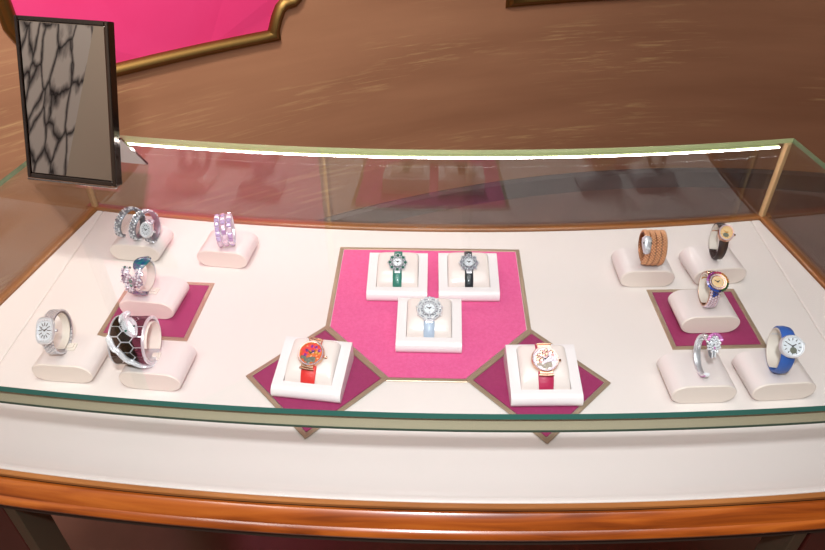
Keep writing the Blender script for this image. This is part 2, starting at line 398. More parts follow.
wall_pane('front_pane', RF-.004, RF+.001, -AL, AR, .0005, HG-TG-.0002)
for s, A in ((-1, AL), (1, AR)):
    bm = bmesh.new(); nrm = Vector((s*cos(A), sin(A), 0)); rings = []
    for r in (RB-.004, RF-.004):
        b = arc_pt(r, s*A, DZ); rings.append([b+nrm*w+Vector((0, 0, z)) for w, z in ((.006, .004), (.012, .004), (.012, HG-TG-.0002), (.006, HG-TG-.0002))])
    loft(bm, rings); obj('side_pane', bm, M['glass'], case)
    for r in (RB-.006, RF+.001):                 # brass posts in the corners
        bm = bmesh.new(); b = arc_pt(r, s*(A+.0015), DZ)
        mt = Matrix.Translation(b) @ Matrix.Rotation(s*.45, 4, 'Z')
        box(bm, -.0045, .0045, -.0045, .0045, .004, HG-TG-.0004, mtx=mt); obj('corner_post', bm, M['brass_post'], case, bevel=.0006)
# brass bar behind the front glass, its green-edged foot, and the lamps inside the case
bm = bmesh.new(); arc_sweep(bm, [(RF-.0045, HG-TG-.0003), (RF-.0045, HG-.0335), (RF-.006, HG-.0335), (RF-.006, HG-TG-.0003)], -AL+.002, AR-.002, 56)
obj('front_brass_bar', bm, M['brass'], case, bevel=.0006)
bm = bmesh.new(); arc_sweep(bm, [(RF-.0042, HG-.0335), (RF-.0042, HG-.0365), (RF-.0062, HG-.0365), (RF-.0062, HG-.0335)], -AL+.002, AR-.002, 56)
obj('bar_foot', bm, M['foot'], case)
bm = bmesh.new(); arc_sweep(bm, [(RB+.0003, HG-TG-.0003), (RB+.0003, HG-TG-.0042), (RB-.0058, HG-TG-.0042), (RB-.0058, HG-TG-.0003)], -AL+.004, AR-.004, 56)
obj('led_channel', bm, M['edge_back'], case)  # same LED-lit edge colour carries on here
bm = bmesh.new(); arc_sweep(bm, [(RB+.0006, HG-TG-.0022), (RB+.0018, HG-TG-.0022), (RB+.0018, HG-TG-.0040), (RB+.0006, HG-TG-.0040)], -AL+.004, AR-.004, 56)
obj('led_strip', bm, M['led'], case)
# front edge: brass-brown trim, dark strip coloured as the gap's shade, cherry rail with a rounded lower edge
bm = bmesh.new(); arc_sweep(bm, [(RF+.0010, .0008), (RF+.0064, .0008), (RF+.0072, 0), (RF+.0072, -.004), (RF+.0010, -.004)], -AL-.006, AR+.006, 56)
obj('front_trim', bm, M['rim'], case, smooth=40)
bm = bmesh.new(); arc_sweep(bm, [(RF-.0035, -.0125), (RF+.0010, -.0125), (RF+.0010, -.0045), (RF+.0052, -.0045), (RF+.0052, -.05), (RF-.0035, -.05)], -AL-.012, AR+.012, 56)
obj('shadow_gap', bm, M['dark'], case)
bm = bmesh.new(); pr = [(RF+.0055, -.0085), (RF+.0088, -.0078), (RF+.0115, -.0092), (RF+.0165, -.0140), (RF+.0205, -.0190), (RF+.0225, -.0225), (RF+.0250, -.0236), (RF+.0280, -.0262), (RF+.0295, -.0300), (RF+.0285, -.0338), (RF+.0255, -.0362), (RF+.0055, -.0370)]
arc_sweep(bm, pr, -AL-.02, AR+.02, 64); obj('table_rail', bm, M['wood'], case, smooth=35)
for s, A in ((-1, AL), (1, AR)):                 # side rails of the table
    bm = bmesh.new(); rings = []; nrm = Vector((s*cos(A), sin(A), 0))
    for i in range(13):
        r = RB-.03+(RF+.0055-RB+.03)*i/12; b = arc_pt(r, s*A, DZ)
        rings.append([b+nrm*(w+.002)+Vector((0, 0, z)) for w, z in ((.0185, -.0085), (.022, -.0078), (.025, -.012), (.030, -.018), (.036, -.028), (.034, -.037), (.0185, -.037))])
    loft(bm, rings, uv=lambda i, j: (i*.05, j*.01)); obj('table_rail', bm, M['wood'], case, smooth=35)
bm = bmesh.new(); arc_sweep(bm, [(RF+.020, -.0373), (RF+.020, -.056), (RF-.02, -.056), (RF-.02, -.0473)], -AL-.01, AR+.01, 56); obj('apron', bm, M['dark'], case)
bm = bmesh.new(); arc_sweep(bm, [(RB-.03, -.014), (RB-.0185, -.014), (RB-.0185, -.13), (RB-.03, -.13)], -AL-.01, AR+.01, 40); obj('back_rail', bm, M['redwood'], case)
for s, A in ((-1, AL), (1, AR)):
    for r in (RF-.013, RB+.04):
        front = r > RB+.3
        a = s*(math.asin((.572 if s < 0 else .51)/RF) if front else A-.016); b = arc_pt(r, a, 0)
        mt = Matrix.Translation(b) @ Matrix.Rotation(a, 4, 'Z')
        bm = bmesh.new(); w0, w1 = (-.045, .038) if s < 0 else (-.038, .045)
        box(bm, w0, w1, -.03, .012, 0, DZ-.0565, mtx=mt); lg = obj('leg', bm, M['redwood'], case, bevel=.002)
        bm = bmesh.new(); x0 = .0385 if s < 0 else -.0595
        box(bm, x0, x0+.016, -.030, .01, 0, DZ-.0567, mtx=mt); obj('metal_strip', bm, M['strip'], lg, bevel=.001)

# ------------------------------------------------------------------ inlays let into the deck
def inlay(label, pts, fab, cat='inlay panel', name='inlay_panel', z=.0, w=.0065):
    c = Vector((sum(p[0] for p in pts)/len(pts), sum(p[1] for p in pts)/len(pts)))
    t = thing(name, label, cat, (c.x, c.y, DZ+z)); n = len(pts)
    P = [Vector(p)-c for p in pts]
    area2 = sum(P[i-1].x*P[i].y-P[i].x*P[i-1].y for i in range(n))
    if area2 < 0: P = P[::-1]
    def off(d):
        out = []
        for i in range(n):
            a, b, q = P[i-1], P[i], P[(i+1) % n]; d1, d2 = (b-a).normalized(), (q-b).normalized()
            n1, n2 = Vector((-d1.y, d1.x)), Vector((-d2.y, d2.x)); m_ = (n1+n2).normalized(); out.append(b + m_*(d/m_.dot(n1)))
        return out
    I, J = off(w), off(w+.0008)
    bm = bmesh.new()
    rings = [[Vector((q.x, q.y, h)) for q in r] for r, h in ((P, .0002), (P, .0012), (off(.0008), .0018), (off(w-.0008), .0018), (I, .0012), (I, .0002))]
    loft(bm, rings, cap=False, loop=True); obj('bronze_frame', bm, M['frame'], t)
    bm = bmesh.new(); loft(bm, [[Vector((q.x, q.y, h)) for q in J] for h in (.0002, .0012)]); obj('fabric_face', bm, fab, t)
    return t
W, YT, YN, WB, YB = .1553, .9745, .7692, .0558, .6631
DX, DY, HX, HY = .1541, .6655, .0995, .1060
inlay('large bright pink fabric inlay under the three flower watches', [(-W, YT), (W, YT), (W, YN), (WB+.001, YB), (-WB-.001, YB), (-W, YN)], M['pink'])
def shrink(x, y): return x, y
for s, lb in ((-1, 'raspberry diamond inlay under the red strapped watch'), (1, 'raspberry diamond inlay under the magenta strapped watch')):
    inlay(lb, [(s*(DX-HX), DY), (s*DX, DY+HY), (s*(DX+HX), DY), (s*DX, DY-HY)], M['purple'], z=.0022)
inlay('raspberry slanted inlay under the teal bangle pad', [(-.3497, .8709), (-.4901, .8764), (-.4957, .7428), (-.3566, .735)], M['purple'])
inlay('raspberry slanted inlay under the rainbow bezel watch pad', [(.3497, .8709), (.4901, .8764), (.4957, .7428), (.3566, .735)], M['purple'])
IZ = DZ+.0012
# ------------------------------------------------------------------ pads
PW, PH, PL = .0876, .0333, .0622
def make_pad(label, x, y, rz, z=DZ):
    t = thing('display_pad', label, 'display pad', (x, y, z), rz, 'rounded display pads on the deck')
    prof = []
    hw = PW/2; r = PH/2
    for i in range(13): a = -pi/2 + pi*i/12; prof.append((hw-.020+.020*cos(a), r+r*sin(a)))
    for i in range(13): a = pi/2 + pi*i/12; prof.append((-hw+.020+.020*cos(a), r+r*sin(a)))
    bm = bmesh.new(); loft(bm, [[Vector((u, y_, w)) for u, w in prof] for y_ in (.001, PL)]); obj('cover', bm, M['pad'], t, smooth=40)
    bm = bmesh.new(); q = [(u*.985, r+(w-r)*.97) for u, w in prof]
    q2 = [(u*.965, r+(w-r)*.93) for u, w in prof]
    loft(bm, [[Vector((u, y_, w)) for u, w in k] for k, y_ in ((q, .0012), (q, .0002), (q2, -.0008))]); obj('end_face', bm, M['pad_end'], t, smooth=40)
    return t
pads = dict(
 A=('pad under the silver triple coil watch bracelet', -.4979, .9276, -.083, 0), B=('pad under the lilac gemstone bracelet', -.3455, .9133, -.101, 0),
 C=('pad on the left raspberry inlay, under the teal bangle', -.4293, .7835, -.10, .0012), D=('front left pad under the silver link watch', -.5028, .6502, -.062, 0),
 E=('pad under the black honeycomb cuff', -.3770, .6387, -.073, 0), F=('pad under the rose gold coil bracelet', .3497, .8780, .038, 0),
 G=('pad under the black strapped gold watch', .4679, .8873, .121, 0), H=('pad on the right raspberry inlay, under the rainbow bezel watch', .4173, .7707, .059, .0012),
 I=('pad under the open bangle with a flower head', .3680, .6345, .06, 0), J=('front right pad under the blue strapped watch', .4757, .6425, .096, 0))
for k, (lb, x, y, a, z) in pads.items(): make_pad('pearl cream rounded ' + lb, x, y, a, DZ+z+.0004)

# ------------------------------------------------------------------ trays with cushions
TW, TH, TD = .0954, .034, .0880
def slope(y): return .0185 + (TH-.0185)*(y-.012)/(TD-.012)
CY0, CY1, CW = .0160, .0785, .0335
def cush(y):                                     # top of cushion at depth y
    q = (y-CY0)/(CY1-CY0); base = .010+.004*q
    t = min(1, q/.5); return base + (.0235+.0065*q)*sqrt(max(0, 1-(1-t)**2)) - (.004*((q-.9)/.1)**2 if q > .9 else 0)
def make_tray(label, x, y, rz, z):
    t = thing('watch_tray', label, 'watch tray', (x, y, z), rz, 'wedge watch trays in the middle')
    def prof(y0, y1, nose, back, n=8):
        p = []
        if nose:
            for i in range(9):
                a = -pi*.9 + (pi*.9-.21+pi/2*0)*0
            p += [(.004, 0), (.0012, .002), (0, .006), (.0006, .0105), (.0028, .0145), (.0064, .0172), (.0105, .0182)]
            s0 = .012
        else: p += [(y0, 0)]; s0 = y0
        e = y1-.004 if back else y1
        for i in range(n+1): yy = s0+(e-s0)*i/n; p.append((yy, slope(yy)))
        if back: p += [(y1-.001, TH-.0015), (y1, TH-.005)]
        p.append((y1, 0)); return p
    bm = bmesh.new()
    for xa, xb, P in ((-TW/2, -CW, prof(0, TD, 1, 1)), (CW, TW/2, prof(0, TD, 1, 1)), (-CW, CW, prof(0, CY0-.0008, 1, 0, 3)), (-CW, CW, prof(CY1+.0008, TD, 0, 1, 2)), (-CW, CW, [(CY0-.0008, 0), (CY0-.0008, .008), (CY1+.0008, .008), (CY1+.0008, 0)])):
        loft(bm, [[Vector((xx, yy, zz)) for yy, zz in P] for xx in (xa, xb)])
    obj('tray', bm, M['tray'], t, smooth=40)
    bm = bmesh.new(); nx, ny = 20, 26; g = []
    for j in range(ny+1):
        yy = CY0+(CY1-CY0)*(1-cos(pi*j/ny))/2; row = []
        for i in range(nx+1):
            q = -cos(pi*i/nx); e = sqrt(max(0, 1-abs(q)**8)); zz = .0085+(cush(yy)-.0085)*(.80+.20*e) - .0008*q*q
            row.append(Vector((q*(CW-.0008), yy, zz)))
        g.append([Vector((row[0].x, yy, .0083))]+row+[Vector((row[-1].x, yy, .0083))])
    loft(bm, g); obj('cushion', bm, M['cushion'], t, smooth=60)
    return t
trays = {'1': ('pearl watch tray holding the green flower watch', -.0499, .8295, .001, IZ), '2': ('pearl watch tray holding the black strapped flower watch', .0638, .8317, .014, IZ),
 '3': ('pearl watch tray holding the large silver flower watch', .0016, .7164, -.005, IZ), 'L': ('tilted pearl watch tray on the left diamond inlay, holding the red watch', -.1625, .6212, -.111, IZ+.0022),
 'R': ('pearl watch tray on the right diamond inlay, holding the magenta watch', .1596, .6180, .0375, IZ+.0022)}
for k, (lb, x, y, a, z) in trays.items(): make_tray(lb, x, y, a, z)

# ------------------------------------------------------------------ watch heads
def frame_at(pos, nrm, up):
    z = nrm.normalized(); x = up.cross(z).normalized(); y = z.cross(x)
    return Matrix(((x.x, y.x, z.x, pos.x), (x.y, y.y, z.y, pos.y), (x.z, y.z, z.z, pos.z), (0, 0, 0, 1)))
def ring_frame(R, tau, s=0, lift=0, spin=0):
    n = Vector((0, -cos(tau), sin(tau))); u = Vector((0, sin(tau), cos(tau)))
    p = Vector((s, -(R+lift)*cos(tau), R+(R+lift)*sin(tau)))
    return frame_at(p, n, u) @ Matrix.Rotation(spin, 4, 'Z')
def hands(parent, F, r, z, m=None):
    bm = bmesh.new()
    for a, L, w in ((radians(55), r*.5, .0007), (radians(-62), r*.72, .0005)):
        box(bm, -w, w, -r*.1, L, z, z+.0003, mtx=F @ Matrix.Rotation(-a, 4, 'Z'))
    disc(bm, F, .0012, z, z+.0006, 10); return obj('hands', bm, m or M['ink'], parent)
def crown(parent, F, r, m, a=0):
    bm = bmesh.new(); G = F @ Matrix.Rotation(a, 4, 'Z') @ Matrix.Translation((r, 0, 0)) @ Matrix.Rotation(pi/2, 4, 'Y')
    disc(bm, G, .0022, 0, .0032, 12, top=.0018); obj('crown', bm, m, parent, smooth=30)
def round_head(parent, F, r, metal, dial, h=.007, sy=1.0, gems=None, ngem=40, markers='dots', mk=None, crown_a=0.0, gr=.0011, inner=.78):
    bm = bmesh.new(); disc(bm, F, r*.94, -.001, h*.45, 40, sy=sy, top=r); disc(bm, F, r, h*.45, h*.8, 40, sy=sy, top=r*.97); obj('watch_case', bm, metal, parent, smooth=30)
    bm = bmesh.new(); ri = r*inner
    rings = [[F @ Vector((q*cos(2*pi*j/40), q*sy*sin(2*pi*j/40), z)) for j in range(40)] for q, z in ((r*.97, h*.8), (r*.93, h), (ri+.0003, h*.95), (ri, h*.82))]
    loft(bm, rings, cap=False)
    be = obj('bezel', bm, metal, parent, smooth=50)
    if gems:
        bm = bmesh.new(); z = F.to_3x3() @ Vector((0, 0, 1))
        for j in range(ngem):
            a = 2*pi*j/ngem; q = (r*.95+ri)/2; gem(bm, F @ Vector((q*cos(a), q*sy*sin(a), h*.97)), z, gr, .0009, 6, mi=gems(a) if callable(gems) else 0)
        obj('bezel_stones', bm, gems.mats if callable(gems) else M['diamond'], be)
    bm = bmesh.new(); disc(bm, F, ri+.0002, h*.8, h*.84, 40, sy=sy); d = obj('dial', bm, dial, parent)
    if markers:
        bm = bmesh.new()
        for j in range(12):
            a = 2*pi*j/12; G = F @ Matrix.Translation((ri*.8*cos(a), ri*.8*sy*sin(a), 0)) @ Matrix.Rotation(a, 4, 'Z')
            if markers == 'bars': box(bm, -ri*.13, ri*.13, -.0005, .0005, h*.84, h*.87, mtx=G)
            else: disc(bm, G, .0007, h*.84, h*.88, 8)
        obj('hour_markers', bm, mk or M['ink'], d)
    crown(parent, F, r, metal, crown_a)
    return d
def pt(R, phi, s, r=None):
    r = R if r is None else r
    return Vector((s, -r*cos(phi), R + r*sin(phi)))
def nr(phi): return Vector((0, -cos(phi), sin(phi)))
def band(bm, R, w, th, p0, p1, n=40, s=lambda q: 0, wf=lambda q: 1, mi=0, closed=False, crown_h=.0):
    """strap of rectangular section with softened edges, around the ring; outer radius R"""
    rings = []
    for i in range(n if closed else n+1):
        q = i/n; a = p0+(p1-p0)*q; W_ = w*wf(q)/2; c = s(q)
        rings.append([pt(R, a, c+u*W_, R-v) for u, v in ((-1, th*.3), (-.85, 0), (0, -crown_h), (.85, 0), (1, th*.3), (1, th*.8), (.85, th), (-.85, th), (-1, th*.8))])
    loft(bm, rings, mi=mi, loop=closed)
def ring_thing(name, label, cat, x, y, beta, side, z=DZ+PH, group=None):
    rz = radians(beta-90) if side < 0 else radians(90-beta)
    return thing(name, label, cat, (x, y, z+.0006), rz, group)
def collar(label, x, y, beta, side, R, w, z=DZ+PH, p0=-60, p1=250, tab=True):
    """cream C-shaped holder inside a bracelet, with a foot on the pad"""
    t = ring_thing('watch_collar', label, 'watch holder', x, y, beta, side, z, 'cream holders inside the bracelets')
    bm = bmesh.new(); rings = []; n = 40
    for i in range(n+1):
        a = radians(p0+(p1-p0)*i/n)
        rings.append([Vector((u*w/2, -(R-.0045-v)*cos(a), R+(R-.0045-v)*sin(a))) for u, v in ((-1, 0), (1, 0), (1, .0012), (-1, .0012))])
    loft(bm, rings); obj('collar', bm, M['lining'], t, smooth=40)
    if tab:
        bm = bmesh.new(); box(bm, w*.25, w*.25+.014, -.007, .007, .0000, .0022); box(bm, w*.25+.004, w*.25+.012, -.004, .004, .0022, .0045); obj('foot', bm, M['lining'], t, bevel=.0006)
    return t
def pave_band(bm, R, w, p0, p1, rows, r, s=lambda q: 0, mi=None, cols=None, h=.0008, lift=0.0003, wf=lambda q: 1):
    cols = cols or int(abs(p1-p0)*R/(2*r))
    for i in range(cols):
        for j in range(rows):
            q = (i+.5*(j % 2)+.25)/cols; a = p0+(p1-p0)*q; u = (j-(rows-1)/2)/rows*w*wf(q)
            e = abs(2*u/w) if w else 0
            gem(bm, pt(R, a, s(q)+u, R+lift-.0008*e*e), nr(a)+Vector((u/w*.9, 0, 0)), r*.96, h, 6, mi=(mi(i, j) if mi else 0), tw=random.random())

# --- silver coil watch (three turns)
xc, yc_ = -.4885, .9540
t = ring_thing('coil_watch', 'silver triple coil snake bracelet watch set with diamonds, at back left', 'watch', xc, yc_, 75, -1)
R = .0245
turns = 2.35; ph0 = radians(-60)
sfun = lambda q: -.030+.066*q
bm = bmesh.new(); band(bm, R, .0118, .003, ph0, ph0+turns*2*pi, 150, s=sfun, crown_h=.001); cb = obj('coil', bm, M['gap_silver'], t, smooth=40)
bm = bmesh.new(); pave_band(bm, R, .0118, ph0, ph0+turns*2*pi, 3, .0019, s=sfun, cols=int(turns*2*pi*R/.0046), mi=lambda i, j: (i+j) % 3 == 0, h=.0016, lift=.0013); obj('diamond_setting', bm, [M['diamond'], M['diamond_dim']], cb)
F = ring_frame(R, radians(26), .0345, .001, -.15)
def stones(*mats):
    def f(a): return int((a % (2*pi))/(2*pi)*len(mats)) % len(mats)
    f.mats = list(mats); return f
round_head(t, F, .0112, M['silver'], M['dial_white'], .006, 1.25, gems=stones(M['diamond']), ngem=22, markers='bars', inner=.66, gr=.0017); hands(t, F, .006, .0053)

# --- lilac gem bracelet
t = ring_thing('gemstone_bracelet', 'bracelet of square lilac, lavender and pale pink stones in three rows', 'bracelet', -.3384, .9375, 102, -1)
R = .0268; bm = bmesh.new()
for s_ in (-.0095, 0, .0095): band(bm, R-.0016, .0075, .0014, 0, 2*pi, 48, s=lambda q, s_=s_: s_, closed=True)
fr = obj('setting', bm, M['silver'], t, smooth=40)
bm = bmesh.new()
for j, s_ in enumerate((-.0095, 0, .0095)):
    for i in range(19):
        a = 2*pi*(i+.33*j)/19
        gem(bm, pt(R, a, s_, R-.0014), nr(a), .0052, .0019, 4, mi=random.choice((0, 0, 0, 1, 2, 2)), tw=pi/4, tx=Vector((1, 0, 0)))
obj('square_stones', bm, [M['lavender'], M['lilac'], M['palegem'], M['pinkgem']], t)
bm = bmesh.new(); box(bm, -.011, .006, -.012, -.003, -.0001, .0022, mtx=Matrix.Rotation(.2, 4, 'Z')); obj('clear_foot', bm, M['lining'], t, bevel=.0006)

# --- teal enamel bangle with diamond heads
t = ring_thing('bangle', 'open bangle of teal enamel with two diamond clusters at the front', 'bracelet', -.4312, .8086, 82, -1, DZ+.0012+PH)
R = .0284
bm = bmesh.new(); band(bm, R-.001, .013, .003, radians(55), radians(290), 60, s=lambda q: .004-.008*q, crown_h=.001); obj('inner_band', bm, M['silver'], t, smooth=40)
wt = lambda q: .55+.75*sin(pi*q)**.7
bm = bmesh.new(); band(bm, R+.0008, .017, .003, radians(58), radians(128), 26, s=lambda q: .004+.001*q, wf=wt, crown_h=.0016)
obj('teal_enamel', bm, M['teal'], t, smooth=40); bm = bmesh.new(); band(bm, R+.0001, .017, .003, radians(-92), radians(-14), 26, s=lambda q: -.003-.004*q, wf=wt, crown_h=.0016); obj('teal_enamel', bm, M['teal'], t, smooth=40)
bm = bmesh.new()
if 0: pave_band(bm, R+.002, .004, radians(118), radians(190), 2, .0014, s=lambda q: .006, mi=lambda i, j: 0)
for cx_, ca, sz in ((-.010, 30, .0085), (-.006, 2, .0075), (.006, 22, .0095), (.009, 48, .006), (-.013, 52, .006)):
    for k in range(15):
        rr = sz*sqrt((k+.5)/15); aa = k*2.4
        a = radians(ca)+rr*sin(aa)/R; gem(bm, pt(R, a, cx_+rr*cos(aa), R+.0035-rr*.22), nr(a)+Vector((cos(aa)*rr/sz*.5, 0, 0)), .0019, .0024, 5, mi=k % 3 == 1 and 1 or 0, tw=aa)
obj('diamond_clusters', bm, [M['diamond'], M['diamond_dim']], t)
bm = bmesh.new()
for cx_, ca, sz in ((-.010, 30, .0080), (-.006, 2, .0070), (.006, 22, .0090), (.009, 48, .0055), (-.013, 52, .0055)):
    ball(bm, pt(R, radians(ca), cx_, R-.0005), sz, 2, scale=(1, .42, 1), mtx=Matrix.Rotation(-radians(ca), 4, 'X'))
obj('cluster_setting', bm, M['gap_silver'], t, smooth=60)
bm = bmesh.new()
for cx_, ca, r_, mi in ((-.0015, 26, .0034, 0), (-.0005, 14, .0026, 0), (-.013, 60, .0022, 0), (-.014, 38, .002, 1), (-.005, 60, .0018, 0), (.006, 12, .0018, 2)):
    a = radians(ca); gem(bm, pt(R, a, cx_, R+.005), nr(a), r_, .0022, 6, mi=mi)
obj('coloured_stones', bm, [M['emerald'], M['darkblue'], M['black']], t)
collar('cream holder inside the teal and diamond bangle', -.4312, .8086, 82, -1, R-.001, .012, DZ+.0012+PH, 100, 290)

# --- silver link watch
t = ring_thing('link_watch', 'silver link bracelet watch with a cushion shaped dial, front left', 'watch', -.5086, .6839, 93, -1)
R = .0305; tau = radians(46); bm = bmesh.new()
N = 34
for i in range(N):
    a = 2*pi*i/N; d = abs((a-tau+pi) % (2*pi)-pi)
    if d < radians(24): continue
    for j in range(5):
        u = (j-2)*.0029; wd = .0027; L = 2*pi*R/N*.46; off = (L if j % 2 else 0)/R
        G = frame_at(pt(R, a+off, u, R-.0008), nr(a+off), Vector((0, sin(a+off), cos(a+off))))
        box(bm, -wd/2*.86, wd/2*.86, -L*.80, L*.80, -.0012, .0012, mtx=G)
obj('link_bracelet', bm, M['silver'], t)
bm = bmesh.new(); band(bm, R-.0016, .0135, .0012, tau+.42, tau+2*pi-.42, 50); obj('link_core', bm, M['gap_silver'], t, smooth=40)
F = ring_frame(R, tau, 0, -.001)
bm = bmesh.new()
def srect(F, a, b, z, n=40, p=3.2): return [F @ Vector((a*math.copysign(abs(cos(2*pi*j/n))**(2/p), cos(2*pi*j/n)), b*math.copysign(abs(sin(2*pi*j/n))**(2/p), sin(2*pi*j/n)), z)) for j in range(n)]
loft(bm, [srect(F, .0115, .0175, 0), srect(F, .0125, .0185, .003), srect(F, .0113, .0173, .0058), srect(F, .0088, .0125, .0058), srect(F, .0086, .0123, .0046)], cap=True); wc = obj('watch_case', bm, M['silver'], t, smooth=35)
bm = bmesh.new(); z = F.to_3x3() @ Vector((0, 0, 1))
for p in srect(F, .0098, .0138, .0059, 36): gem(bm, p, z, .0011, .0008, 6)
obj('bezel_stones', bm, M['diamond'], wc)
bm = bmesh.new(); loft(bm, [srect(F, .0087, .0124, .0046), srect(F, .0087, .0124, .0049)]); d = obj('dial', bm, M['dial_white'], t)
bm = bmesh.new()
for j in range(12):
    a = 2*pi*j/12; box(bm, -.0022, .0022, -.0005, .0005, .0049, .0052, mtx=F @ Matrix.Translation((.0058*cos(a), .0086*sin(a), 0)) @ Matrix.Rotation(a, 4, 'Z'))
obj('hour_markers', bm, M['ink'], d); hands(t, F, .008, .0052); crown(t, F, .0115, M['silver'])
bm = bmesh.new(); band(bm, R-.0035, .008, .002, radians(190), radians(225), 8); obj('clasp', bm, M['steel'], t)
collar('cream holder inside the silver link watch', -.5086, .6839, 93, -1, R, .010, DZ+PH, 60, 290)

# --- honeycomb cuff with diamond snake
t = ring_thing('honeycomb_cuff', 'wide black honeycomb cuff with a diamond snake wound round it', 'bracelet', -.3951, .6692, 91, -1)
R = .0318; WCUF = .047; bm = bmesh.new()
band(bm, R, WCUF, .0035, 0, 2*pi, 72, closed=True); cuff = obj('cuff_body', bm, M['silver'], t, smooth=40)
bm = bmesh.new(); nh = 14; hh = 2*pi*R/nh; ca_ = .0108
for c in range(-1, 2):
    for i in range(nh):
        a0 = 2*pi*(i+.5*(c % 2))/nh; s0 = c*ca_*1.5; h_ = hh/2-.0008; w_ = ca_-.0010
        hexp = [(s0+w_*u, a0+h_*v/R) for u, v in ((1, 0), (.5, 1), (-.5, 1), (-1, 0), (-.5, -1), (.5, -1))]
        lim = WCUF/2-.003
        if abs(c) == 1: hexp = [(max(-lim, min(lim, u)), v) for u, v in hexp]
        if abs(c) == 1: hexp = [(s0+w_*u if abs(s0+w_*u) < lim else math.copysign(lim, s0), a0+h_*v/R) for u, v in ((1, .45), (.5, 1), (-.5, 1), (-1, 0 if c > 0 else -.45), (-.5, -1), (.5, -1), (1, -.45 if c > 0 else 0))] if c > 0 else [(s0+w_*u if abs(s0+w_*u) < lim else math.copysign(lim, s0), a0+h_*v/R) for u, v in ((1, 0), (.5, 1), (-.5, 1), (-1, .45), (-1, -.45), (-.5, -1), (.5, -1))]
        loft(bm, [[pt(R, v, u, R+q) for u, v in hexp] for q in (-.0005, .0009)])
obj('onyx_cells', bm, M['black'], cuff)
for s_ in (-WCUF/2+.0012, WCUF/2-.0012):
    bm = bmesh.new(); tube(bm, [pt(R, 2*pi*i/60, s_, R+.0004) for i in range(60)], .0013, 8, closed=True)
    obj('silver_edge', bm, M['silver'], cuff, smooth=60)
def snake(bm_t, bm_g, path, r0, r1, n=60):
    P = []
    for i in range(n+1):
        q = i/n*(len(path)-1); k = min(int(q), len(path)-2); f = q-k; f = f*f*(3-2*f)
        a = path[k][0]+(path[k+1][0]-path[k][0])*f; s_ = path[k][1]+(path[k+1][1]-path[k][1])*(q-k); rr = r0+(r1-r0)*i/n
        P.append((pt(R, a, s_, R+rr*.6), nr(a), rr))
    tube(bm_t, [p for p, _, _ in P], [r for _, _, r in P], 10)
    for i in range(1, n):
        p, nn, rr = P[i]; tdir = (P[i+1][0]-P[i-1][0]).normalized(); sd = nn.cross(tdir)
        for k in (-1, -.33, .33, 1):
            dn = (nn*cos(k*1.0)+sd*sin(k*1.0)); gem(bm_g, p+dn*rr, dn, .00095, .0008, 6, tw=random.random()*3)
bt, bg = bmesh.new(), bmesh.new()
snake(bt, bg, [(radians(50), -.0225), (radians(22), -.012), (radians(-12), .004), (radians(-50), .018), (radians(-80), .0225)], .0036, .0034, 80)
snake(bt, bg, [(radians(125), -.008), (radians(104), -.010), (radians(86), -.006)], .0046, .005, 26)
obj('snake_body', bt, M['silver'], t, smooth=60); obj('snake_diamonds', bg, M['diamond'], t)
bm = bmesh.new(); a = radians(73); F = frame_at(pt(R, a, .0050, R+.0035), nr(radians(62)), (pt(R, radians(98), -.006)-pt(R, radians(48), .012)).normalized()) @ Matrix.Scale(1.35, 4)
hd = [(-.0125, .0012, .0012), (-.0105, .0034, .0026), (-.006, .0055, .0040), (0, .0070, .0050), (.005, .0062, .0050), (.009, .0044, .0044)]
loft(bm, [[F @ Vector((w*cos(2*pi*j/12), y_, h*sin(2*pi*j/12)*.9)) for j in range(12)] for y_, w, h in hd]); hdo = obj('snake_head', bm, M['silver'], t, smooth=60)
bm = bmesh.new()
for y_ in [x*.0018-.011 for x in range(11)]:
    k = 0
    while hd[k+1][0] < y_: k += 1
    f = (y_-hd[k][0])/(hd[k+1][0]-hd[k][0]); w = hd[k][1]+(hd[k+1][1]-hd[k][1])*f; h = (hd[k][2]+(hd[k+1][2]-hd[k][2])*f)*.9
    m_ = max(2, int(w*2/.0018))
    for i in range(m_):
        g_ = pi*(i+.5)/m_; gem(bm, F @ Vector((w*cos(g_), y_, h*sin(g_))), F.to_3x3() @ Vector((cos(g_), 0, sin(g_))), .00105, .0009, 6, tw=i)
obj('head_diamonds', bm, M['diamond'], hdo)
bm = bmesh.new()
for s_ in (-1, 1): gem(bm, F @ Vector((s_*.0042, -.0035, .0034)), F.to_3x3() @ Vector((s_*.7, -.1, .7)), .0016, .0018, 6)
obj('eye', bm, M['emerald'], hdo)
collar('cream holder inside the black honeycomb cuff', -.3951, .6692, 91, -1, R-.001, .051, DZ+PH, 20, 250)

# --- rose gold coil with silver snake head
t = ring_thing('coil_bracelet', 'rose gold beaded coil bracelet with a silver snake head', 'bracelet', .3525, .9018, 90, 1)
R = .0285; turns = 3.7; p0 = radians(-35); sf = lambda q: -.0150+.0320*q
bm = bmesh.new(); band(bm, R-.0020, .0080, .0015, p0, p0+turns*2*pi, 150, s=sf); obj('coil', bm, M['coil'], t, smooth=40)
bm = bmesh.new(); nb = int(turns*2*pi*R/.0050)
for i in range(nb):
    for k in (-1, 0, 1):
        q = (i+abs(k)*.5)/nb; a = p0+turns*2*pi*q; ball(bm, pt(R, a, sf(q)+k*.0023, R-.0018+(.0004 if k == 0 else 0)), .0019, 1)
obj('beads', bm, M['rosebead'], t, smooth=80)
bm = bmesh.new(); F = frame_at(pt(R, radians(46), -.0165, R+.0010), nr(radians(40)), Vector((0, sin(radians(40)), cos(radians(40))))) @ Matrix.Scale(1.25, 4)
hd = [(-.0125, .0022, .0014), (-.010, .0044, .003), (-.004, .0056, .0042), (.003, .0066, .005), (.0075, .006, .0046), (.010, .003, .003)]
